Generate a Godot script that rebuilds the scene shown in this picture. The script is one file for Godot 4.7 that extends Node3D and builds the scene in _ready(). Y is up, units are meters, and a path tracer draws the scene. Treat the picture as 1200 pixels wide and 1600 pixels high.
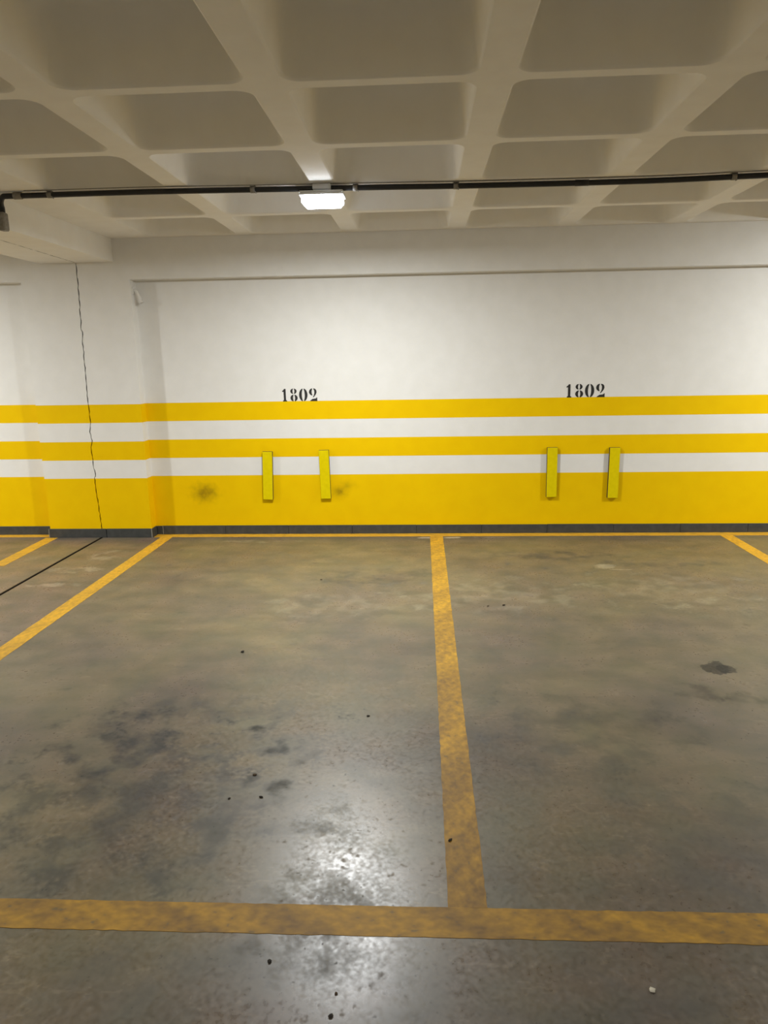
extends Node3D

# ---------------------------------------------------------------- measures
const HC := 2.64            # underside of the ribs
const WALL_Z := 0.0         # back wall
const FRONT_Z := 13.2       # wall behind the camera
const X0 := -7.6            # left wall
const X1 := 6.6             # right wall
const COL_L := -3.50
const COL_R := -2.53
const COL_Z := 0.12
const PERIOD_X := 0.887
const PERIOD_Z := 0.82
const BANDS := [[1.068, 1.233], [0.728, 0.898], [0.0, 0.560]]   # yellow paint, from the floor up

var M := {}
var rng := RandomNumberGenerator.new()
var used := {}

# ---------------------------------------------------------------- node helpers
func numbered(called: String) -> String:
	var n: int = used.get(called, 0)
	used[called] = n + 1
	return called if n == 0 else "%s_%03d" % [called, n]

func base(called: String, at: Vector3 = Vector3.ZERO) -> Node3D:
	var o := Node3D.new()
	o.name = numbered(called)
	add_child(o)
	o.position = at
	return o

func tag(o: Node, label: String, category: String, group: String = "", kind: String = "") -> Node:
	if label != "": o.set_meta("label", label)
	if category != "": o.set_meta("category", category)
	if group != "": o.set_meta("group", group)
	if kind != "": o.set_meta("kind", kind)
	return o

func inst(mesh: Mesh, called: String, m: Material, parent: Node, at: Vector3 = Vector3.ZERO) -> MeshInstance3D:
	var o := MeshInstance3D.new()
	o.mesh = mesh
	o.name = called
	if m: o.material_override = m
	o.position = at
	o.cast_shadow = GeometryInstance3D.SHADOW_CASTING_SETTING_ON
	parent.add_child(o, true)
	return o

func build(st: SurfaceTool, called: String, m: Material, parent: Node, at: Vector3 = Vector3.ZERO) -> MeshInstance3D:
	st.generate_normals()
	return inst(st.commit(), called, m, parent, at)

# ---------------------------------------------------------------- shape helpers
func mb(smooth: bool = false) -> SurfaceTool:
	var st := SurfaceTool.new()
	st.begin(Mesh.PRIMITIVE_TRIANGLES)
	st.set_smooth_group(0 if smooth else -1)
	return st

func tri(st: SurfaceTool, a: Vector3, b: Vector3, c: Vector3, n: Vector3) -> void:
	if (c - a).cross(b - a).dot(n) < 0.0:
		var t := b
		b = c
		c = t
	st.add_vertex(a)
	st.add_vertex(b)
	st.add_vertex(c)

func quad(st: SurfaceTool, a: Vector3, b: Vector3, c: Vector3, d: Vector3, n: Vector3) -> void:
	tri(st, a, b, c, n)
	tri(st, a, c, d, n)

# box with chamfered edges, lo..hi
func box(st: SurfaceTool, lo: Vector3, hi: Vector3, bev: float = 0.0, xf: Transform3D = Transform3D.IDENTITY) -> void:
	var c := (lo + hi) * 0.5
	var h := (hi - lo) * 0.5
	var b := minf(bev, minf(h.x, minf(h.y, h.z)) * 0.9)
	var ax := [Vector3.RIGHT, Vector3.UP, Vector3.BACK]
	for k in 3:
		var n: Vector3 = ax[k]
		var u: Vector3 = ax[(k + 1) % 3]
		var v: Vector3 = ax[(k + 2) % 3]
		var hn: float = h[k]
		var hu: float = h[(k + 1) % 3]
		var hv: float = h[(k + 2) % 3]
		for s in [-1.0, 1.0]:
			var o: Vector3 = c + n * hn * s
			quad(st, xf * (o + u * (hu - b) + v * (hv - b)), xf * (o - u * (hu - b) + v * (hv - b)), xf * (o - u * (hu - b) - v * (hv - b)), xf * (o + u * (hu - b) - v * (hv - b)), xf.basis * (n * s))
		if b > 0.0:
			for su in [-1.0, 1.0]:
				for sv in [-1.0, 1.0]:
					var e0: Vector3 = u * su * hu + v * sv * (hv - b)
					var e1: Vector3 = u * su * (hu - b) + v * sv * hv
					quad(st, xf * (c + e0 + n * (hn - b)), xf * (c + e0 - n * (hn - b)), xf * (c + e1 - n * (hn - b)), xf * (c + e1 + n * (hn - b)), xf.basis * (u * su + v * sv))
	if b > 0.0:
		for sx in [-1.0, 1.0]:
			for sy in [-1.0, 1.0]:
				for sz in [-1.0, 1.0]:
					tri(st, xf * (c + Vector3(sx * h.x, sy * (h.y - b), sz * (h.z - b))), xf * (c + Vector3(sx * (h.x - b), sy * h.y, sz * (h.z - b))), xf * (c + Vector3(sx * (h.x - b), sy * (h.y - b), sz * h.z)), xf.basis * Vector3(sx, sy, sz))

func one_box(called: String, lo: Vector3, hi: Vector3, bev: float, m: Material, parent: Node) -> MeshInstance3D:
	var st := mb()
	box(st, lo, hi, bev)
	return build(st, called, m, parent)

# outline in x, y pulled from z0 to z1
func prism(st: SurfaceTool, pts: PackedVector2Array, z0: float, z1: float) -> void:
	if Geometry2D.is_polygon_clockwise(pts):
		pts.reverse()
	var ids := Geometry2D.triangulate_polygon(pts)
	for i in range(0, ids.size(), 3):
		for z in [z0, z1]:
			var n := Vector3(0, 0, 1 if z == maxf(z0, z1) else -1)
			tri(st, Vector3(pts[ids[i]].x, pts[ids[i]].y, z), Vector3(pts[ids[i + 1]].x, pts[ids[i + 1]].y, z), Vector3(pts[ids[i + 2]].x, pts[ids[i + 2]].y, z), n)
	for i in pts.size():
		var p := pts[i]
		var q := pts[(i + 1) % pts.size()]
		var d := q - p
		quad(st, Vector3(p.x, p.y, z0), Vector3(q.x, q.y, z0), Vector3(q.x, q.y, z1), Vector3(p.x, p.y, z1), Vector3(d.y, -d.x, 0))

# round bar along a path; inner > 0 leaves the ends open as a pipe
func tube(st: SurfaceTool, path: PackedVector3Array, r: float, sides: int = 12, caps: bool = true) -> void:
	var rings := []
	var up := Vector3.UP
	for i in path.size():
		var d: Vector3 = (path[mini(i + 1, path.size() - 1)] - path[maxi(i - 1, 0)]).normalized()
		if i == 0:
			up = Vector3.UP if absf(d.y) < 0.9 else Vector3.BACK
		var u := (up - d * up.dot(d)).normalized()
		up = u
		var v := d.cross(u)
		var ring := PackedVector3Array()
		for k in sides:
			var t := TAU * k / sides
			ring.append(path[i] + (u * cos(t) + v * sin(t)) * r)
		rings.append(ring)
	for i in rings.size() - 1:
		for k in sides:
			var a: Vector3 = rings[i][k]
			var b: Vector3 = rings[i][(k + 1) % sides]
			var c: Vector3 = rings[i + 1][(k + 1) % sides]
			var e: Vector3 = rings[i + 1][k]
			quad(st, a, b, c, e, (a + b) * 0.5 - path[i])
	if caps:
		for w in [0, rings.size() - 1]:
			var n: Vector3 = (path[0] - path[1]) if w == 0 else (path[w] - path[w - 1])
			for k in range(1, sides - 1):
				tri(st, rings[w][0], rings[w][k], rings[w][k + 1], n)

# ---------------------------------------------------------------- material helpers
func noise(seed_value: int, freq: float, kind: int = FastNoiseLite.TYPE_SIMPLEX_SMOOTH, octaves: int = 4) -> FastNoiseLite:
	var n := FastNoiseLite.new()
	n.seed = seed_value
	n.frequency = freq
	n.noise_type = kind
	n.fractal_octaves = octaves
	return n

func noise_bytes(n: FastNoiseLite, w: int, h: int) -> PackedByteArray:
	var im := n.get_image(w, h, false, false, true)
	im.convert(Image.FORMAT_L8)
	return im.get_data()

func ramp_texture(seed_value: int, freq: float, lo: Color, hi: Color, size: int = 512, octaves: int = 5) -> ImageTexture:
	var n := noise(seed_value, freq, FastNoiseLite.TYPE_SIMPLEX_SMOOTH, octaves)
	var im := n.get_seamless_image(size, size, false, false, 0.12, true)
	im.convert(Image.FORMAT_L8)
	var d := im.get_data()
	var out := PackedByteArray()
	out.resize(size * size * 3)
	for i in size * size:
		var c := lo.lerp(hi, d[i] / 255.0)
		out[i * 3] = int(c.r * 255.0)
		out[i * 3 + 1] = int(c.g * 255.0)
		out[i * 3 + 2] = int(c.b * 255.0)
	return ImageTexture.create_from_image(Image.create_from_data(size, size, false, Image.FORMAT_RGB8, out))

func plain(c: Color, rough: float, metal: float = 0.0) -> StandardMaterial3D:
	var m := StandardMaterial3D.new()
	m.albedo_color = c
	m.roughness = rough
	m.metallic = metal
	return m

# painted plaster or concrete: faint mottling and a fine trowel relief, laid in world space
func painted(lo: Color, hi: Color, rough: float, relief: float, seed_value: int, scale: float = 0.8) -> StandardMaterial3D:
	var m := plain(Color.WHITE, rough)
	m.albedo_texture = ramp_texture(seed_value, 0.012, lo, hi)
	m.uv1_triplanar = true
	m.uv1_world_triplanar = true
	m.uv1_scale = Vector3.ONE * scale
	m.heightmap_enabled = true
	m.heightmap_texture = M["plaster_relief"]
	m.heightmap_scale = relief
	return m

func smooth_bump(t: float) -> float:
	t = clampf(t, 0.0, 1.0)
	return t * t * (3.0 - 2.0 * t)

# ---------------------------------------------------------------- floor pictures
const FW := 2048
const FH := 1536
const FX := -4.2   # the picture covers x from here, 8 m wide, and z from 0, 6 m deep
const FPM := 256.0

func floor_pictures() -> Array:
	var big := noise_bytes(noise(11, 0.0035, FastNoiseLite.TYPE_SIMPLEX_SMOOTH, 5), FW, FH)
	var mid := noise_bytes(noise(23, 0.014, FastNoiseLite.TYPE_SIMPLEX_SMOOTH, 5), FW, FH)
	var blot := noise_bytes(noise(5, 0.022, FastNoiseLite.TYPE_SIMPLEX_SMOOTH, 4), FW, FH)
	var fine := noise_bytes(noise(41, 0.13, FastNoiseLite.TYPE_SIMPLEX_SMOOTH, 3), FW, FH)
	var grain := noise_bytes(noise(77, 0.45, FastNoiseLite.TYPE_VALUE, 2), FW, FH)
	var scuff := noise_bytes(noise(91, 0.055, FastNoiseLite.TYPE_SIMPLEX, 6), FW, FH)
	# swept streaks: noise stretched across the bays
	var sn := noise(63, 0.02, FastNoiseLite.TYPE_SIMPLEX_SMOOTH, 4)
	var sim := sn.get_image(FW / 4, FH, false, false, true)
	sim.convert(Image.FORMAT_L8)
	sim.resize(FW, FH, Image.INTERPOLATE_CUBIC)
	var streak := sim.get_data()
	var col := PackedByteArray()
	col.resize(FW * FH * 3)
	var rgh := PackedByteArray()
	rgh.resize(FW * FH)
	# dark staining and paler patches: x, z, half width, half depth, strength (below 0 darkens)
	var stains_and_pale := [
		[1.505, 2.93, 0.060, 0.075, -0.75], [1.56, 2.935, 0.045, 0.05, -0.6], [1.328, 3.196, 0.11, 0.10, -0.38], [1.50, 3.28, 0.10, 0.09, -0.22],
		[0.72, 3.55, 0.42, 0.30, -0.22], [-1.05, 4.05, 0.62, 0.48, -0.48], [-0.62, 3.75, 0.30, 0.26, -0.36], [-1.35, 3.7, 0.35, 0.25, -0.34], [-0.95, 3.45, 0.5, 0.2, -0.3],
		[0.95, 4.25, 0.45, 0.30, -0.16], [-0.3, 1.35, 0.5, 0.20, -0.16], [1.0, 0.75, 0.5, 0.12, -0.22], [1.75, 1.0, 0.45, 0.14, -0.18],
		[-0.38, 4.62, 0.22, 0.2, -0.2], [0.55, 5.0, 0.5, 0.2, -0.12], [-0.9, 5.0, 0.4, 0.25, -0.12],
		[-0.55, 1.95, 0.55, 0.28, 0.18], [0.45, 1.75, 0.7, 0.35, 0.20], [1.7, 1.6, 0.6, 0.35, 0.20], [-0.25, 4.15, 0.28, 0.35, 0.16],  # broad patches that only raise the floor tone
		[1.397, 1.08, 0.085, 0.07, 0.5], [1.50, 1.16, 0.10, 0.025, 0.45], [0.03, 0.17, 0.08, 0.03, 0.9], [0.26, 0.17, 0.08, 0.03, 0.9],
		[0.6, 0.16, 0.3, 0.025, 0.45], [-2.70, 0.75, 0.16, 0.16, 0.35], [-2.80, 1.55, 0.30, 0.05, 0.4], [-2.75, 1.15, 0.20, 0.10, 0.35], [-3.2, 0.9, 0.2, 0.2, 0.12],
		[-1.5, 0.28, 0.4, 0.05, 0.25], [1.9, 1.9, 0.3, 0.2, 0.14],
	]
	for y in FH:
		var z := y / FPM
		var near := []
		for s in stains_and_pale:
			if absf(z - s[1]) < s[3] * 1.9: near.append(s)
		for x in FW:
			var i := y * FW + x
			var wx := FX + x / FPM
			var b: float = big[i] / 255.0 - 0.5
			var m: float = mid[i] / 255.0 - 0.5
			var f: float = fine[i] / 255.0 - 0.5
			var g: float = grain[i] / 255.0 - 0.5
			var k: float = streak[i] / 255.0 - 0.5
			var o: float = blot[i] / 255.0
			var v := 0.380 + b * 0.085 + m * 0.065 + f * 0.022 + g * 0.045 + k * 0.06
			var rough := 0.37 + b * 0.08 - m * 0.14 + f * 0.15 + g * 0.16
			# scattered scuffs and pits
			if o > 0.78:
				var q := (o - 0.78) * 1.6
				v -= q * 0.10
				rough += q * 0.6
			var sc: float = scuff[i] / 255.0 + f * 0.15 + m * 0.35
			if sc > 0.80:
				var q := clampf((sc - 0.80) * 5.0, 0.0, 1.0)
				v -= q * 0.02
				rough += q * 0.28
			if f > 0.34 and m > 0.05:
				v += 0.045
			if f < -0.37 and m < 0.0:
				v -= 0.07
				rough += 0.2
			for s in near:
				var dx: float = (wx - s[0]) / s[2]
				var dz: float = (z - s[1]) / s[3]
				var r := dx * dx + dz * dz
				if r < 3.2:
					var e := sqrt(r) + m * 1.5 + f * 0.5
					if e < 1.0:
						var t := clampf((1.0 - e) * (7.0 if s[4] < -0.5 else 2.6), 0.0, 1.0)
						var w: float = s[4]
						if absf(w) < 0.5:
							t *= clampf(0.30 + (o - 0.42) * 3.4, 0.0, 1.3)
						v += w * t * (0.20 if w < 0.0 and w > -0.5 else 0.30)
						if w < 0.0:
							rough += t * 0.10
			# pale wisps left by the trowel, and a hairline day joint
			if absf(k) < 0.012 and m > 0.02:
				v += 0.035
			if absf(z - 1.092 + m * 0.01) < 0.005 and wx > -2.95 and wx < -1.75 and f > -0.1:
				v -= 0.06
			# reddish dusty strip between the pillar joint and the first line
			var red := 0.0
			if wx < -2.45:
				red = 0.5 + m
			v = clampf(v, 0.06, 0.95)
			var j := i * 3
			col[j] = int(clampf(v * 270.0 + 6.0 + red * 10.0 + m * 10.0, 0.0, 255.0))
			col[j + 1] = int(clampf(v * 254.0 + 3.0 + red * 2.0, 0.0, 255.0))
			col[j + 2] = int(clampf(v * 220.0 - 1.0 + red * 6.0 - b * 18.0, 0.0, 255.0))
			rgh[i] = int(clampf(rough, 0.2, 0.95) * 255.0)
	var ci := Image.create_from_data(FW, FH, false, Image.FORMAT_RGB8, col)
	var ri := Image.create_from_data(FW, FH, false, Image.FORMAT_L8, rgh)
	return [ImageTexture.create_from_image(ci), ImageTexture.create_from_image(ri)]

# yellow road paint with tyre dirt; wear 0..1 at the two ends of the strip
func line_material(seed_value: int, length: float, wear0: float, wear1: float) -> StandardMaterial3D:
	var w := int(length * 220.0)
	var h := 32
	var a := noise_bytes(noise(seed_value, 0.018, FastNoiseLite.TYPE_SIMPLEX_SMOOTH, 4), w, h)
	var b := noise_bytes(noise(seed_value + 1, 0.09, FastNoiseLite.TYPE_SIMPLEX_SMOOTH, 4), w, h)
	var g := noise_bytes(noise(seed_value + 2, 0.4, FastNoiseLite.TYPE_VALUE, 2), w, h)
	var im := Image.create(w, h, false, Image.FORMAT_RGB8)
	var clean := Color8(236, 180, 44)
	var dirty := Color8(130, 99, 50)
	var bare := Color8(112, 98, 72)
	for x in w:
		var wear := lerpf(wear0, wear1, float(x) / w)
		for y in h:
			var i := y * w + x
			# tyre smears run slantwise across the strip
			var xs := (x + y) % w
			var va: float = a[(y / 3) * w + xs] / 255.0
			var vb: float = b[i] / 255.0
			var vg: float = g[i] / 255.0
			var d := clampf(wear * 0.75 + (va - 0.5) * (0.30 + wear * 0.25) + (vb - 0.5) * 0.45, 0.0, 1.0)
			var c := clean.lerp(dirty, d)
			if vb + (vg - 0.5) * 0.3 > 0.93 - wear * 0.06:
				c = c.lerp(bare, 0.55)
			var t := 0.94 + (vg - 0.5) * 0.12
			im.set_pixel(x, y, Color(c.r * t, c.g * t, c.b * t))
	var m := plain(Color.WHITE, 0.62)
	m.albedo_texture = ImageTexture.create_from_image(im)
	return m

# painted strip on the floor from p to q (x, z), slightly ragged edges
func floor_line(p: Vector2, q: Vector2, half: float, m: Material, parent: Node, label: String) -> MeshInstance3D:
	var st := mb()
	var d := q - p
	var length := d.length()
	d /= length
	var s := Vector2(-d.y, d.x)
	var n := int(length / 0.03)
	var l := []
	for i in n + 1:
		var c := p + d * length * i / n
		l.append([c + s * (half + rng.randf_range(-0.0018, 0.0018)), c - s * (half + rng.randf_range(-0.0018, 0.0018)), float(i) / n])
	var y := 0.0012
	for i in n:
		var A: Array = l[i]
		var B: Array = l[i + 1]
		var vs := [[A[0], A[2], 0.0], [A[1], A[2], 1.0], [B[1], B[2], 1.0], [A[0], A[2], 0.0], [B[1], B[2], 1.0], [B[0], B[2], 0.0]]
		var n0: Vector2 = vs[1][0] - vs[0][0]
		var n1: Vector2 = vs[2][0] - vs[0][0]
		var order := [0, 1, 2, 3, 4, 5]
		if n0.x * n1.y - n0.y * n1.x < 0.0:
			order = [0, 2, 1, 3, 5, 4]
		for k in order:
			st.set_uv(Vector2(vs[k][1], vs[k][2]))
			st.add_vertex(Vector3(vs[k][0].x, y, vs[k][0].y))
		for e in 2:
			var a: Vector2 = A[e]
			var b: Vector2 = B[e]
			var out := Vector3(s.x, 0, s.y) * (1.0 if e == 0 else -1.0)
			st.set_uv(Vector2(A[2], float(e)))
			quad(st, Vector3(a.x, y, a.y), Vector3(b.x, y, b.y), Vector3(b.x, 0, b.y), Vector3(a.x, 0, a.y), out)
	var o := build(st, "painted_line", m, parent)
	o.set_meta("label", label)
	return o

# ---------------------------------------------------------------- ceiling
func rounded_loop(half: float, r: float, y: float) -> PackedVector3Array:
	var out := PackedVector3Array()
	var n := 6
	for c in 4:
		var cx := (half - r) * (1.0 if c == 0 or c == 3 else -1.0)
		var cz := (half - r) * (1.0 if c < 2 else -1.0)
		for i in n + 1:
			var t := PI * 0.5 * (c + float(i) / n)
			out.append(Vector3(cx + r * cos(t), y, cz + r * sin(t)))
	return out

func coffer_mesh() -> ArrayMesh:
	var st := mb(true)
	var open := rounded_loop(0.3765, 0.079, 0.0)
	var loops := [open, rounded_loop(0.370, 0.075, 0.004), rounded_loop(0.3665, 0.075, 0.012), rounded_loop(0.335, 0.085, 0.185), rounded_loop(0.322, 0.085, 0.225), rounded_loop(0.295, 0.08, 0.250), rounded_loop(0.255, 0.07, 0.258), rounded_loop(0.20, 0.06, 0.26)]
	for i in loops.size() - 1:
		var A: PackedVector3Array = loops[i]
		var B: PackedVector3Array = loops[i + 1]
		for k in A.size():
			var k2 := (k + 1) % A.size()
			quad(st, A[k], A[k2], B[k2], B[k], Vector3(-A[k].x, -0.2, -A[k].z))
	var top: PackedVector3Array = loops[loops.size() - 1]
	for k in top.size():
		tri(st, top[k], top[(k + 1) % top.size()], Vector3(0, 0.26, 0), Vector3.DOWN)
	# the soffit of the ribs around the opening
	st.set_smooth_group(-1)
	var hx := PERIOD_X * 0.5
	var hz := PERIOD_Z * 0.5
	var per := open.size() / 4
	for c in 4:
		var corner := Vector3(hx * (1.0 if c == 0 or c == 3 else -1.0), 0, hz * (1.0 if c < 2 else -1.0))
		var p0 := open[c * per]
		var pn := open[c * per + per - 1]
		var nx := open[((c + 1) % 4) * per]
		var on_x := c % 2 == 0
		var a := Vector3(corner.x, 0, p0.z) if on_x else Vector3(p0.x, 0, corner.z)
		var b := Vector3(pn.x, 0, corner.z) if on_x else Vector3(corner.x, 0, pn.z)
		tri(st, corner, a, p0, Vector3.DOWN)
		for i in per - 1:
			tri(st, corner, open[c * per + i], open[c * per + i + 1], Vector3.DOWN)
		tri(st, corner, pn, b, Vector3.DOWN)
		var b2 := Vector3(nx.x, 0, corner.z) if on_x else Vector3(corner.x, 0, nx.z)
		quad(st, pn, nx, b2, b, Vector3.DOWN)
	st.generate_normals()
	return st.commit()

# ---------------------------------------------------------------- lettering
func crescent(cx: float, cy: float, rx: float, ry: float, ix: float, iy: float, gap: float, side: float, t_end: float = 1.0) -> PackedVector2Array:
	var out := PackedVector2Array()
	var back := PackedVector2Array()
	var n := 12
	var a0 := asin(clampf(gap * 0.5 / rx, 0.0, 1.0))
	var a1 := asin(clampf(gap * 0.5 / ix, 0.0, 1.0))
	for i in n + 1:
		var t := lerpf(a0, PI - a0, float(i) / n * t_end)
		out.append(Vector2(cx + side * rx * sin(t), cy - ry * cos(t)))
		var u := lerpf(a1, PI - a1, float(i) / n * t_end)
		back.append(Vector2(cx + side * ix * sin(u), cy - iy * cos(u)))
	back.reverse()
	out.append_array(back)
	return out

func bay_number(at: Vector3, width: float, height: float, label: String, parent: Node) -> void:
	var o := Node3D.new()
	o.name = "bay_number"
	parent.add_child(o, true)
	o.position = at
	o.set_meta("label", label)
	var digits := [
		[PackedVector2Array([Vector2(165, 243), Vector2(190, 226), Vector2(213, 195), Vector2(247, 195), Vector2(249, 452), Vector2(256, 462), Vector2(272, 468), Vector2(272, 490), Vector2(178, 490), Vector2(178, 468), Vector2(193, 462), Vector2(199, 452), Vector2(196, 262), Vector2(165, 268)])],
		[crescent(430, 254, 74, 64, 22, 54, 24, -1), crescent(430, 254, 74, 64, 22, 54, 24, 1), crescent(438, 411, 84, 80, 24, 68, 26, -1), crescent(438, 411, 84, 80, 24, 68, 26, 1)],
		[crescent(657, 342, 99, 150, 34, 136, 28, -1), crescent(657, 342, 99, 150, 34, 136, 28, 1)],
		[crescent(882, 276, 88, 85, 27, 72, 28, -1), PackedVector2Array([Vector2(897, 193), Vector2(936, 203), Vector2(964, 236), Vector2(971, 280), Vector2(955, 326), Vector2(925, 368), Vector2(892, 404), Vector2(880, 398), Vector2(905, 350), Vector2(917, 300), Vector2(915, 245), Vector2(897, 212)]), PackedVector2Array([Vector2(808, 490), Vector2(832, 464), Vector2(872, 436), Vector2(935, 430), Vector2(958, 420), Vector2(966, 405), Vector2(980, 406), Vector2(982, 490)])],
	]
	for d in digits:
		var st := mb()
		for pts in d:
			var q := PackedVector2Array()
			for p in pts:
				q.append(Vector2((p.x - 165.0) / 820.0 * width, (490.0 - p.y) / 295.0 * height))
			prism(st, q, 0.0, 0.0007)
		build(st, "digit", M.black_paint, o)

# ---------------------------------------------------------------- lamp
func ceiling_lamp(at: Vector3, label: String, power: float, tilt: float = 0.0) -> Node3D:
	var t := base("ceiling_lamp", at)
	tag(t, label, "lamp", "lamps hung from the ceiling conduit")
	var st := mb()
	box(st, Vector3(-0.055, -0.014, -0.055), Vector3(0.055, 0.022, 0.055), 0.006)          # box on the conduit
	build(st, "junction_box", M.white_metal, t)
	for s in [-1.0, 1.0]:
		one_box("bracket", Vector3(s * 0.036 - 0.006, -0.026, -0.012), Vector3(s * 0.036 + 0.006, -0.012, 0.012), 0.002, M.white_metal, t)
	# the head swivels on its brackets
	var head := Transform3D(Basis(Vector3.RIGHT, deg_to_rad(tilt)), Vector3(0, -0.024, 0)) * Transform3D(Basis.IDENTITY, Vector3(0, 0.024 - 0.5 * sin(deg_to_rad(tilt)) * 0.16, 0))
	st = mb()
	box(st, Vector3(-0.135, -0.036, -0.085), Vector3(0.135, -0.024, 0.085), 0.006, head)
	build(st, "housing", M.white_metal, t)
	st = mb()
	box(st, Vector3(-0.125, -0.104, -0.075), Vector3(0.125, -0.0365, 0.075), 0.022, head)
	build(st, "diffuser", M.glow, t)
	st = mb()
	for s in [-1.0, 1.0]:
		box(st, Vector3(s * 0.131 - 0.004, -0.048, -0.081), Vector3(s * 0.131 + 0.004, -0.036, 0.081), 0.002, head)
		box(st, Vector3(-0.127, -0.048, s * 0.081 - 0.004), Vector3(0.127, -0.036, s * 0.081 + 0.004), 0.002, head)
	build(st, "rim", M.white_metal, t)
	var a := AreaLight3D.new()
	a.name = "lamp_light"
	a.area_size = Vector2(0.24, 0.14)
	a.light_energy = power
	a.light_color = M.lamp_color
	a.shadow_enabled = true
	a.area_range = 30.0
	a.area_attenuation = 2.0
	t.add_child(a)
	a.transform = head * Transform3D(Basis(Vector3.RIGHT, -PI / 2), Vector3(0, -0.108, 0))
	return t

# ---------------------------------------------------------------- scene
func _ready() -> void:
	rng.seed = 20240611
	# camera
	var cam := Camera3D.new()
	cam.name = "camera"
	add_child(cam)
	cam.position = Vector3(0, 1.6, 6.414)
	cam.rotation_degrees = Vector3(-12.262, 3.247, -0.987)
	cam.fov = 71.73
	cam.current = true
	# environment
	var we := WorldEnvironment.new()
	we.name = "environment"
	var env := Environment.new()
	env.background_mode = Environment.BG_COLOR
	env.background_color = Color.BLACK
	env.tonemap_mode = Environment.TONE_MAPPER_LINEAR
	env.tonemap_exposure = 1.52
	env.sdfgi_enabled = true
	env.ssao_enabled = true
	env.ssil_enabled = true
	we.environment = env
	add_child(we)
	# lamps: one row in view over the bays, plus an added fill row behind the camera
	M.lamp_color = Color(0.965, 0.978, 0.975)
	var lamp_power := 5.0
	var glow := plain(Color8(240, 244, 250), 0.4)
	glow.emission_enabled = true
	glow.emission = Color(0.93, 0.96, 1.0)
	glow.emission_energy_multiplier = 14.0
	M.glow = glow
	M.white_metal = plain(Color8(222, 224, 226), 0.45)
	ceiling_lamp(Vector3(-0.605, 2.617, 1.79), "lit white LED ceiling lamp on the black conduit in view", lamp_power)
	ceiling_lamp(Vector3(4.0, 2.617, 1.80), "lit LED lamp on the conduit over the bay right of the frame", lamp_power * 1.12, 11.0)
	ceiling_lamp(Vector3(-5.2, 2.617, 1.80), "lit LED lamp on the ceiling left of the cracked pillar's beam", lamp_power * 1.35)
	for k in 3:  # unseen lamps, added to give the garage more fill light
		ceiling_lamp(Vector3(-5.2 + 4.6 * k, 2.617, 8.9), "added unseen fill lamp over the aisle behind the camera, " + ["on the left", "in the middle", "on the right"][k], lamp_power)

	make_materials()
	make_shell()
	make_ceiling()
	make_floor()
	make_wall_items()
	make_conduit()
	make_debris()

func make_materials() -> void:
	M.plaster_relief = ramp_texture(301, 0.03, Color(0.25, 0.25, 0.25), Color(0.75, 0.75, 0.75), 512, 6)
	M.white = painted(Color8(233, 231, 226), Color8(238, 236, 232), 0.7, 0.03, 311)
	M.ceiling = painted(Color8(243, 240, 234), Color8(248, 246, 241), 0.9, 0.05, 331)
	M.yellow = painted(Color8(242, 197, 0), Color8(246, 203, 0), 0.6, 0.03, 351)
	M.yellow.metallic_specular = 0.2
	M.tile = painted(Color8(58, 60, 60), Color8(74, 76, 75), 0.42, 0.05, 371, 2.0)
	M.grout = plain(Color8(176, 172, 160), 0.9)
	M.sealant = plain(Color8(24, 19, 16), 0.95)
	M.sealant.metallic_specular = 0.1
	M.black_paint = plain(Color8(34, 32, 30), 0.6)
	M.board_yellow = painted(Color8(226, 204, 0), Color8(236, 214, 8), 0.55, 0.02, 391, 3.0)
	M.board_yellow.metallic_specular = 0.2
	M.board_side = plain(Color8(72, 50, 24), 0.8)
	M.conduit = plain(Color8(30, 31, 34), 0.45)
	M.zinc = painted(Color8(118, 114, 108), Color8(150, 146, 138), 0.5, 0.05, 411, 6.0)
	var fp := floor_pictures()
	var fm := plain(Color.WHITE, 1.0)
	fm.albedo_texture = fp[0]
	fm.roughness_texture = fp[1]
	fm.heightmap_enabled = true
	fm.heightmap_texture = fp[1]
	fm.heightmap_scale = -0.025
	fm.metallic_specular = 0.62
	M.concrete = fm

func striped_side(p: Node3D, lo: Vector3, hi: Vector3, m: Material) -> void:
	for b in BANDS:
		one_box("yellow_stripe", Vector3(lo.x, b[0], lo.z), Vector3(hi.x, b[1], hi.z), 0.0, m, p)

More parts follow.
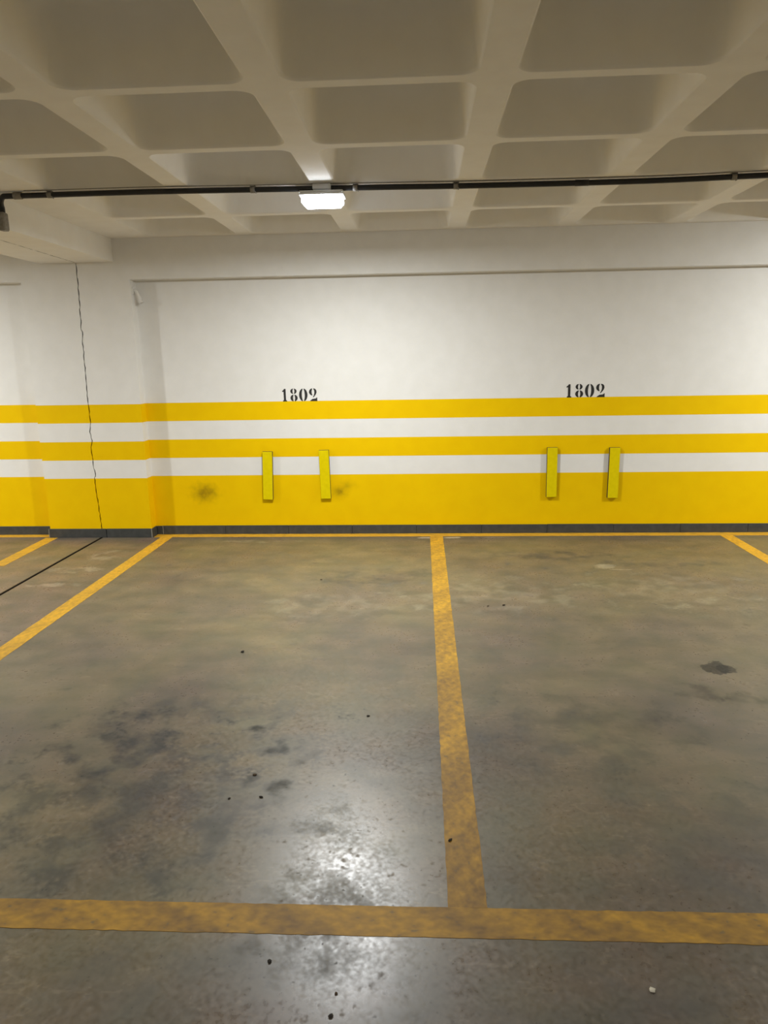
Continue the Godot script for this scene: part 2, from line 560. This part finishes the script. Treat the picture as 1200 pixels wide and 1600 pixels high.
# soot marks on the lowest yellow band, with a ragged grainy outline
func sooty_yellow(x0: float, x1: float, y1: float) -> StandardMaterial3D:
	var w := 1600
	var h := int(w * y1 / (x1 - x0))
	var n := noise_bytes(noise(71, 0.03, FastNoiseLite.TYPE_SIMPLEX_SMOOTH, 5), w, h)
	var big := noise_bytes(noise(72, 0.008, FastNoiseLite.TYPE_SIMPLEX_SMOOTH, 3), w, h)
	var g := noise_bytes(noise(73, 0.5, FastNoiseLite.TYPE_VALUE, 2), w, h)
	var marks := [[-2.04, 0.40, 0.20, 0.15, 0.75], [-0.77, 0.40, 0.13, 0.10, 0.5], [-0.70, 0.46, 0.14, 0.08, 0.25]]
	var im := Image.create(w, h, false, Image.FORMAT_RGB8)
	var lo := Color8(242, 197, 0)
	var hi := Color8(246, 203, 0)
	var soot := Color8(120, 96, 22)
	for y in h:
		var wy := y1 * (1.0 - float(y) / h)
		for x in w:
			var i := y * w + x
			var wx := x0 + (x1 - x0) * x / w
			var c := lo.lerp(hi, big[i] / 255.0)
			for k in marks:
				var dx: float = (wx - k[0]) / k[2]
				var dy: float = (wy - k[1]) / k[3]
				var r := dx * dx + dy * dy
				if r < 1.6:
					var e := clampf(1.0 - sqrt(r) + (n[i] / 255.0 - 0.5) * 0.35, 0.0, 1.0)
					c = c.lerp(soot, clampf(e * e * k[4] * (1.0 + (g[i] / 255.0 - 0.5) * 0.5), 0.0, 0.8))
			im.set_pixel(x, y, c)
	var m := plain(Color.WHITE, 0.6)
	m.metallic_specular = 0.2
	m.albedo_texture = ImageTexture.create_from_image(im)
	return m

func make_shell() -> void:
	# back wall with its painted stripes
	var wb := base("wall_back")
	wb.set_meta("kind", "structure")
	wb.set_meta("label", "white garage wall with three horizontal yellow painted bands")
	one_box("plaster", Vector3(X0 - 0.2, 0, -0.2), Vector3(X1 + 0.2, 3.2, 0), 0.0, M.white, wb)
	for part in [[X0, COL_L], [COL_R, X1]]:
		for k in 2:
			one_box("yellow_stripe", Vector3(part[0], BANDS[k][0], 0.0), Vector3(part[1], BANDS[k][1], 0.0008), 0.0, M.yellow, wb)
	one_box("yellow_dado", Vector3(X0, 0.0, 0.0), Vector3(COL_L, BANDS[2][1], 0.0008), 0.0, M.yellow, wb)
	var st := mb()
	var sx0 := COL_R
	var sx1 := 1.0
	var top: float = BANDS[2][1]
	var corners := [Vector3(sx0, top, 0.0008), Vector3(sx1, top, 0.0008), Vector3(sx1, 0, 0.0008), Vector3(sx0, top, 0.0008), Vector3(sx1, 0, 0.0008), Vector3(sx0, 0, 0.0008)]
	for c in corners:
		st.set_uv(Vector2((c.x - sx0) / (sx1 - sx0), 1.0 - c.y / top))
		st.add_vertex(c)
	build(st, "yellow_dado", sooty_yellow(sx0, sx1, top), wb)
	one_box("yellow_dado", Vector3(sx1, 0.0, 0.0), Vector3(X1, top, 0.0008), 0.0, M.yellow, wb)
	bay_number(Vector3(-1.265, BANDS[0][1] - 0.002, 0.0009), 0.318, 0.113, "black stencilled number 1802 on the wall nearer the pillar", wb)
	bay_number(Vector3(1.268, BANDS[0][1] - 0.002, 0.0009), 0.335, 0.116, "black stencilled number 1802 on the wall farther from the pillar", wb)
	# other walls
	var wl := base("wall_left")
	wl.set_meta("kind", "structure")
	one_box("plaster", Vector3(X0 - 0.2, 0, 0), Vector3(X0, 3.2, FRONT_Z), 0.0, M.white, wl)
	striped_side(wl, Vector3(X0, 0, 0), Vector3(X0 + 0.0008, 0, FRONT_Z), M.yellow)
	var wr := base("wall_right")
	wr.set_meta("kind", "structure")
	one_box("plaster", Vector3(X1, 0, 0), Vector3(X1 + 0.2, 3.2, FRONT_Z), 0.0, M.white, wr)
	striped_side(wr, Vector3(X1 - 0.0008, 0, 0), Vector3(X1, 0, FRONT_Z), M.yellow)
	var wf := base("wall_front")
	wf.set_meta("kind", "structure")
	one_box("plaster", Vector3(X0 - 0.2, 0, FRONT_Z), Vector3(X1 + 0.2, 3.2, FRONT_Z + 0.2), 0.0, M.white, wf)
	striped_side(wf, Vector3(X0, 0, FRONT_Z - 0.0008), Vector3(X1, 0, FRONT_Z), M.yellow)
	# pillar: two halves parted by the jagged crack of the building joint
	var crack := [Vector2(-2.9911, 2.46), Vector2(-2.9905, 2.3104), Vector2(-2.9926, 2.2144), Vector2(-2.9932, 2.0801), Vector2(-3.0013, 2.0586), Vector2(-2.9995, 1.9446), Vector2(-3.0054, 1.9175), Vector2(-2.9959, 1.8461), Vector2(-3.0048, 1.7913), Vector2(-3.0006, 1.6973), Vector2(-3.0072, 1.6642), Vector2(-3.0041, 1.5582), Vector2(-3.0077, 1.4177), Vector2(-3.0126, 1.2645), Vector2(-3.0063, 1.075), Vector2(-3.0246, 0.9883), Vector2(-3.0095, 0.9065), Vector2(-3.0277, 0.8482), Vector2(-3.0242, 0.7126), Vector2(-3.014, 0.5818), Vector2(-3.025, 0.564), Vector2(-3.0224, 0.4741), Vector2(-3.013, 0.2744), Vector2(-3.0053, 0.0845), Vector2(-3.004, -0.01)]
	# finer teeth between the measured points
	var fine := PackedVector2Array()
	for i in crack.size() - 1:
		var a: Vector2 = crack[i]
		var b: Vector2 = crack[i + 1]
		var n := maxi(1, int((a.y - b.y) / 0.022))
		for k in n:
			var q := a.lerp(b, float(k) / n)
			if k > 0: q.x += rng.randf_range(-0.0038, 0.0038)
			fine.append(q)
	fine.append(crack[crack.size() - 1])
	var col := base("column")
	col.set_meta("kind", "structure")
	col.set_meta("label", "shallow wall pillar with a jagged crack from top to bottom")
	var cuts := [0.0, 0.560, 0.728, 0.898, 1.068, 1.233, 2.45]
	for k in 6:
		var y0: float = cuts[k]
		var y1: float = cuts[k + 1]
		var is_yellow := k % 2 == 0 and k < 5
		for side in [-1.0, 1.0]:
			var edge := PackedVector2Array()
			var prev := 0
			for i in fine.size() - 1:
				var a := fine[i]
				var b := fine[i + 1]
				for y in [y1, y0]:
					if a.y > y and b.y <= y:
						var c := a.lerp(b, (a.y - y) / (a.y - b.y))
						edge.append(Vector2(c.x + side * 0.0042, y))
				if b.y < y1 and b.y > y0:
					edge.append(Vector2(b.x + side * (0.0030 + 0.0030 * absf(sin(i * 0.83))), b.y))
			# the two cut heights can fall into the list out of order
			var list := Array(edge)
			list.sort_custom(func(p, q): return p.y > q.y)
			edge = PackedVector2Array(list)
			var far := COL_L if side < 0.0 else COL_R
			edge.append(Vector2(far, y0))
			edge.append(Vector2(far, y1))
			st = mb()
			prism(st, edge, 0.0, COL_Z)
			build(st, "yellow_stripe" if is_yellow else "plaster", M.yellow if is_yellow else M.white, col)
	one_box("crack_filler", Vector3(-3.06, 0.09, 0.01), Vector3(-2.96, 2.44, COL_Z - 0.012), 0.0, M.sealant, col)
	# beam along the top of the wall, flush with the pillar
	var bw := base("beam")
	bw.set_meta("kind", "structure")
	bw.set_meta("label", "white concrete beam along the top of the striped wall")
	one_box("beam_face", Vector3(X0, 2.302, 0), Vector3(COL_L, HC + 0.4, COL_Z), 0.0, M.white, bw)
	one_box("beam_face", Vector3(COL_R, 2.302, 0), Vector3(X1, HC + 0.4, COL_Z), 0.0, M.white, bw)
	one_box("beam_face", Vector3(COL_L, 2.45, 0), Vector3(COL_R, HC + 0.4, COL_Z), 0.0, M.white, bw)
	# deep beam from the pillar towards the aisle, in two halves with the joint between them
	var bz := base("beam")
	bz.set_meta("kind", "structure")
	bz.set_meta("label", "white ceiling beam running out from the cracked pillar, with a joint in its underside")
	for side in [-1.0, 1.0]:
		var plan := PackedVector2Array()
		var n := 60
		for i in n + 1:
			var z := lerpf(COL_Z, 2.2, float(i) / n)
			var jx := lerpf(-2.992, -2.93, clampf((z - COL_Z) / 1.4, 0.0, 1.0)) + rng.randf_range(-0.002, 0.002)
			plan.append(Vector2(jx + side * (0.0022 + 0.0020 * absf(sin(i * 0.9))), -z))
		plan.append(Vector2(-2.93 + side * 0.002, -FRONT_Z))
		plan.append(Vector2(-3.314 if side < 0.0 else -2.66, -FRONT_Z))
		plan.append(Vector2(-3.314 if side < 0.0 else -2.66, -COL_Z))
		st = mb()
		prism(st, plan, 2.45, HC + 0.3)
		build(st, "beam_half", M.ceiling, bz).rotation.x = -PI / 2
	one_box("joint_filler", Vector3(-3.03, 2.4508, COL_Z), Vector3(-2.89, HC, FRONT_Z), 0.0, M.sealant, bz)
	# skirting tiles
	var sk := base("baseboard_back")
	sk.set_meta("kind", "structure")
	sk.set_meta("label", "dark grey skirting tiles along the foot of the wall")
	var th := 0.010
	one_box("mortar", Vector3(X0, 0.0, 0.0005), Vector3(COL_L, 0.078, 0.005), 0.0, M.sealant, sk)
	one_box("mortar", Vector3(COL_R, 0.0, 0.0005), Vector3(X1, 0.078, 0.005), 0.0, M.sealant, sk)
	one_box("mortar", Vector3(COL_L - 0.004, 0.0, COL_Z - 0.02), Vector3(COL_R + 0.004, 0.080, COL_Z + 0.005), 0.0, M.sealant, sk)
	var hgt := 0.083
	var x := COL_R + 0.012
	var ends := [-2.462]
	while ends[ends.size() - 1] < X1 - 0.3:
		ends.append(ends[ends.size() - 1] + 0.60)
	for e in ends:
		var xe: float = minf(e, X1)
		one_box("tile", Vector3(x, 0.001, 0.0008), Vector3(xe - 0.002, hgt + rng.randf_range(-0.001, 0.001), th), 0.0012, M.tile, sk)
		x = xe
	x = COL_L - 0.012
	while x > X0 + 0.1:
		var xb := maxf(x - 0.60, X0)
		one_box("tile", Vector3(xb + 0.002, 0.001, 0.0008), Vector3(x, hgt + rng.randf_range(-0.001, 0.001), th), 0.0012, M.tile, sk)
		x = xb
	var zf := COL_Z + th
	one_box("tile", Vector3(COL_L - 0.011, 0.001, COL_Z), Vector3(-2.9625, hgt + 0.002, zf), 0.0012, M.tile, sk)
	one_box("tile", Vector3(-2.9565, 0.001, COL_Z), Vector3(COL_R + 0.0, hgt + 0.002, zf), 0.0012, M.tile, sk)
	one_box("tile", Vector3(COL_R, 0.001, th), Vector3(COL_R + th, hgt + 0.001, zf - 0.004), 0.0012, M.tile, sk)
	one_box("tile", Vector3(COL_L - th, 0.001, th), Vector3(COL_L, hgt + 0.001, zf - 0.004), 0.0012, M.tile, sk)
	# pale grout at the tile corners and ends
	for g in [Vector3(COL_R + 0.003, 0, zf - 0.002), Vector3(COL_L - 0.0125, 0, zf - 0.004), Vector3(-2.463, 0, th - 0.003)]:
		one_box("grout", Vector3(g.x - 0.002, 0.001, g.z - 0.003), Vector3(g.x + 0.002, hgt, g.z + 0.0022), 0.0, M.grout, sk)

func make_ceiling() -> void:
	var c := base("ceiling")
	c.set_meta("kind", "structure")
	c.set_meta("label", "white painted waffle slab ceiling with square coffers between ribs")
	one_box("slab", Vector3(X0 - 0.2, HC + 0.262, -0.2), Vector3(X1 + 0.2, HC + 0.56, FRONT_Z + 0.2), 0.0, M.ceiling, c)
	var mesh := coffer_mesh()
	var cols := []
	var cx := -1.9295
	while cx < X1 - 0.4:
		cols.append(cx)
		cx += PERIOD_X
	var right_edge := cx - PERIOD_X * 0.5
	cx = -3.314 - 0.11 - PERIOD_X * 0.5
	while cx > X0 + 0.4:
		cols.append(cx)
		cx -= PERIOD_X
	var left_edge := cx + PERIOD_X * 0.5
	var rows := 0
	var cz := 0.5305
	while cz < FRONT_Z - 0.4:
		for x in cols:
			inst(mesh, "coffer", M.ceiling, c, Vector3(x, HC, cz))
		cz += PERIOD_Z
	var zend := cz - PERIOD_Z * 0.5
	# solid strips where the coffers stop short of beams and walls
	for s in [[-2.66, -1.9295 - PERIOD_X * 0.5, COL_Z, FRONT_Z], [-3.314 - 0.11, -3.314, COL_Z, FRONT_Z], [right_edge, X1, COL_Z, FRONT_Z], [X0, left_edge, COL_Z, FRONT_Z], [left_edge, -3.424, zend, FRONT_Z], [-1.9295 - PERIOD_X * 0.5, right_edge, zend, FRONT_Z]]:
		if s[1] - s[0] > 0.001 and s[3] - s[2] > 0.001:
			one_box("solid_strip", Vector3(s[0], HC, s[2]), Vector3(s[1], HC + 0.36, s[3]), 0.0, M.ceiling, c)

func floor_slab(x0: float, x1: float, parent: Node) -> void:
	var st := mb()
	var z0 := -0.2
	var z1 := FRONT_Z + 0.2
	var y := 0.0
	var top := [Vector3(x0, y, z0), Vector3(x1, y, z0), Vector3(x1, y, z1), Vector3(x0, y, z0), Vector3(x1, y, z1), Vector3(x0, y, z1)]
	for p in top:
		st.set_uv(Vector2((p.x - FX) * FPM / FW, p.z * FPM / FH))
		st.add_vertex(p)
	var lo := Vector3(x0, -0.2, z0)
	var hi := Vector3(x1, y, z1)
	for f in [[Vector3(lo.x, lo.y, lo.z), Vector3(lo.x, hi.y, lo.z), Vector3(lo.x, hi.y, hi.z), Vector3(lo.x, lo.y, hi.z), Vector3.LEFT], [Vector3(hi.x, lo.y, lo.z), Vector3(hi.x, hi.y, lo.z), Vector3(hi.x, hi.y, hi.z), Vector3(hi.x, lo.y, hi.z), Vector3.RIGHT], [Vector3(lo.x, lo.y, lo.z), Vector3(hi.x, lo.y, lo.z), Vector3(hi.x, lo.y, hi.z), Vector3(lo.x, lo.y, hi.z), Vector3.DOWN]]:
		quad(st, f[0], f[1], f[2], f[3], f[4])
	build(st, "concrete_slab", M.concrete, parent)

func make_floor() -> void:
	var f := base("floor")
	f.set_meta("kind", "structure")
	f.set_meta("label", "worn stained concrete garage floor with yellow bay lines")
	floor_slab(X0 - 0.2, -3.028, f)
	floor_slab(-2.997, X1 + 0.2, f)
	var j := one_box("joint_filler", Vector3(-3.028, -0.19, 0.0), Vector3(-2.997, -0.005, FRONT_Z), 0.0, M.sealant, f)
	j.set_meta("label", "black joint in the floor leading to the cracked pillar")
	var wall_band := line_material(501, 4.0, 0.05, 0.1)
	var clean := line_material(521, 4.0, 0.10, 0.38)
	var centre := line_material(541, 4.5, 0.3, 0.95)
	var worn := line_material(561, 6.0, 0.88, 0.86)
	var zb := 0.067
	floor_line(Vector2(COL_R + 0.015, zb), Vector2(X1, zb), 0.0545, wall_band, f, "thin yellow line along the foot of the wall, right of the pillar")
	floor_line(Vector2(X0, 0.058), Vector2(COL_L - 0.015, 0.058), 0.046, wall_band, f, "thin yellow line along the foot of the wall, left of the pillar")
	floor_line(Vector2(-2.393, 0.1225), Vector2(-2.400, 4.598), 0.055, clean, f, "yellow bay line beside the pillar, on its right")
	floor_line(Vector2(-3.488, 0.135), Vector2(-3.462, 1.06), 0.057, clean, f, "yellow bay line at the pillar's left corner, beyond the floor joint")
	floor_line(Vector2(0.1195, 0.1225), Vector2(0.1255, 4.600), 0.0585, centre, f, "worn yellow line between the two bays")
	floor_line(Vector2(2.705, 0.1225), Vector2(2.705, 4.59), 0.0535, clean, f, "yellow bay line at the right edge")
	floor_line(Vector2(-3.51, 4.6815), Vector2(3.6, 4.6305), 0.0562, worn, f, "dirty yellow line across the open end of the bays")

func make_wall_items() -> void:
	# four padded boards where the wheels or bumpers would meet the wall
	var label := ["yellow wall board nearest the pillar, beneath the left number", "slightly tilted yellow wall board, second from the pillar", "upright yellow wall board, third from the pillar, beneath the right number", "yellow wall board farthest from the pillar"]
	var spots := [[-1.4235, -1.438, 0.333, 0.780], [-0.904, -0.8965, 0.338, 0.789], [1.159, 1.162, 0.340, 0.792], [1.7105, 1.709, 0.328, 0.786]]
	for i in 4:
		var s: Array = spots[i]
		var top := Vector3(s[0], s[3], 0)
		var low := Vector3(s[1], s[2], 0)
		var t := base("bumper_board", low + Vector3(0, 0, 0.0008))
		tag(t, label[i], "wall board", "yellow boards fixed to the wall")
		var h := (top - low).length()
		t.rotation.z = atan2(low.x - top.x, top.y - low.y)
		var w := 0.046
		one_box("backing", Vector3(-w, 0.0, 0.0), Vector3(w, h, 0.028), 0.001, M.board_side, t)
		one_box("face", Vector3(-w + 0.001, 0.001, 0.028), Vector3(w - 0.001, h - 0.001, 0.033), 0.0015, M.board_yellow, t)
	# painted-over pipe stub in the corner by the pillar
	var p := base("pipe_stub", Vector3(COL_R, 2.215, 0.055))
	tag(p, "small white painted pipe stub slanting down beside the pillar top", "pipe")
	var st := mb()
	box(st, Vector3(0.0, -0.03, -0.03), Vector3(0.008, 0.03, 0.03), 0.003)
	build(st, "flange", M.white, p)
	st = mb(true)
	tube(st, PackedVector3Array([Vector3(0.006, 0.0, 0), Vector3(0.022, -0.006, 0.004), Vector3(0.034, -0.025, 0.008), Vector3(0.070, -0.10, 0.02)]), 0.017, 14)
	build(st, "spout", M.white, p)
	st = mb(true)
	tube(st, PackedVector3Array([Vector3(0.066, -0.092, 0.0187), Vector3(0.073, -0.106, 0.021)]), 0.0205, 14)
	build(st, "rim", M.white, p)

func make_conduit() -> void:
	var c := base("conduit", Vector3(0, 0, 0))
	tag(c, "black electrical conduit clipped under the ceiling from side to side", "conduit")
	var y := 2.617
	var path := PackedVector3Array()
	# drop on the side of the beam, bend, then along the ribs
	path.append(Vector3(-2.634, 2.44, 1.795))
	path.append(Vector3(-2.634, 2.55, 1.79))
	for i in 7:
		var t := PI * 0.5 * i / 6.0
		path.append(Vector3(-2.634 + 0.055 * (1.0 - cos(t)), y - 0.055 + 0.055 * sin(t), 1.79 + 0.06 * i / 6.0))
	for p in [[-2.36, 1.848], [-2.0, 1.852], [-1.591, 1.848], [-1.028, 1.822], [-0.62, 1.80], [-0.229, 1.784], [0.208, 1.757], [0.75, 1.741], [1.318, 1.738], [1.6, 1.75], [1.852, 1.775], [2.2, 1.795], [3.0, 1.80], [X1, 1.80]]:
		path.append(Vector3(p[0], y, p[1]))
	var curve := Curve3D.new()
	for i in path.size():
		var tan := Vector3.ZERO
		if i > 8 and i < path.size() - 1:
			tan = (path[i + 1] - path[i - 1]) * 0.16
		curve.add_point(path[i], -tan, tan)
	curve.bake_interval = 0.04
	var st := mb(true)
	tube(st, curve.get_baked_points(), 0.0165, 14)
	build(st, "pipe", M.conduit, c)
	# thin grey tube drawing a line along the conduit on its near side
	var line_path := PackedVector3Array()
	for p in curve.get_baked_points():
		if p.x > -2.44 and p.y > y - 0.001:
			line_path.append(Vector3(p.x, HC - 0.0032, p.z + 0.031 + 0.004 * sin(p.x * 2.3)))
	var line_node := base("thin_line")
	tag(line_node, "thin grey line running beside the black ceiling conduit", "thin_line")
	st = mb(true)
	tube(st, line_path, 0.0028, 8)
	build(st, "line_tube", M.zinc, line_node)
	# clips
	for p in [[-2.287, 1.850], [-1.028, 1.822], [-0.404, 1.790], [0.208, 1.757], [1.852, 1.775], [3.1, 1.80], [4.5, 1.80], [5.8, 1.80]]:
		st = mb(true)
		tube(st, PackedVector3Array([Vector3(p[0] - 0.014, y, p[1]), Vector3(p[0] + 0.014, y, p[1])]), 0.0195, 14)
		var clip := build(st, "clip", M.zinc, c)
		st = mb()
		box(st, Vector3(p[0] - 0.014, HC - 0.0045, p[1] - 0.03), Vector3(p[0] + 0.014, HC - 0.0005, p[1] + 0.022), 0.001)
		box(st, Vector3(p[0] - 0.006, HC - 0.009, p[1] - 0.028), Vector3(p[0] + 0.006, HC - 0.004, p[1] - 0.021), 0.001)
		box(st, Vector3(p[0] + 0.0145, y - 0.021, p[1] - 0.012), Vector3(p[0] + 0.019, y + 0.022, p[1] + 0.012), 0.001)
		build(st, "clip_foot", M.zinc, clip)
	st = mb(true)
	tube(st, PackedVector3Array([Vector3(0.93, y, 1.7405), Vector3(1.01, y, 1.7395)]), 0.0185, 14)
	build(st, "coupling", M.conduit, c)
	st = mb(true)
	tube(st, PackedVector3Array([Vector3(-2.515, y, 1.85), Vector3(-2.465, y, 1.85)]), 0.021, 14)
	build(st, "coupling", M.zinc, c)
	# metal outlet body on the beam side
	st = mb()
	box(st, Vector3(-2.6595, 2.425, 1.765), Vector3(-2.612, 2.535, 1.825), 0.008)
	build(st, "outlet_body", M.zinc, c)

func crumb(at: Vector3, size: Vector3, turn: float, m: Material, called: String, label: String, category: String, group: String) -> void:
	var st := mb(true)
	var n := 9
	var rings := 4
	var pts := []
	for r in rings + 1:
		var t := PI * r / rings
		var row := []
		for k in n:
			var a := TAU * k / n
			var j := 1.0 + (rng.randf_range(-0.28, 0.28) if r > 0 and r < rings else 0.0)
			row.append(Vector3(sin(t) * cos(a) * j * size.x, (1.0 - cos(t)) * 0.5 * size.y, sin(t) * sin(a) * j * size.z).rotated(Vector3.UP, turn))
		pts.append(row)
	for r in rings:
		for k in n:
			var a: Vector3 = pts[r][k]
			var b: Vector3 = pts[r][(k + 1) % n]
			var c: Vector3 = pts[r + 1][(k + 1) % n]
			var d: Vector3 = pts[r + 1][k]
			quad(st, a, b, c, d, a + c - Vector3(0, size.y, 0))
	var o := build(st, numbered(called), m, self, at)
	tag(o, label, category, group)

func make_debris() -> void:
	var dark := plain(Color8(40, 34, 28), 0.9)
	var brown := plain(Color8(74, 58, 40), 0.9)
	var pale := plain(Color8(206, 200, 184), 0.7)
	var g := "bits of dirt on the floor"
	var list := [
		[-1.017, 2.744, 0.014, 0.010, "dark curled crumb in the left bay, nearest the pillar side", dark],
		[-0.257, 3.455, 0.007, 0.008, "tiny dark crumb in the left bay beside the worn dividing line", dark],
		[-0.670, 3.934, 0.008, 0.007, "farthest of three dark crumbs clustered near the floor glare", brown],
		[-0.730, 4.090, 0.006, 0.005, "leftmost of three dark crumbs clustered near the floor glare", dark],
		[-0.612, 4.078, 0.009, 0.005, "rightmost of three dark crumbs clustered near the floor glare", dark],
		[0.524, 1.967, 0.012, 0.006, "dark fleck in the right bay, right one of a pair", dark],
		[0.420, 1.985, 0.009, 0.005, "dark fleck in the right bay, left one of a pair", brown],
		[0.085, 4.30, 0.010, 0.006, "dark scrap beside the junction of the two worn lines", dark],
		[-0.424, 4.811, 0.007, 0.005, "dark fleck outside the bays, left edge of the lower glare", dark],
		[-0.236, 4.967, 0.007, 0.006, "dark crumb nearest the camera, below the lower glare", dark],
		[-0.231, 4.903, 0.005, 0.004, "small brown crumb inside the lower glare on the floor", brown],
		[-0.758, 1.419, 0.009, 0.006, "dark speck in the left bay, farthest from the camera", brown],
	]
	for e in list:
		crumb(Vector3(e[0], 0.0003, e[1]), Vector3(e[2], e[2] * 0.55, e[3]), rng.randf() * 3.0, e[5], "dirt_crumb", e[4], "dirt crumb", g)
	crumb(Vector3(0.581, 0.0003, 4.864), Vector3(0.0095, 0.004, 0.0085), 0.4, pale, "pebble", "small pale pebble near the camera, outside the bays", "pebble", "")
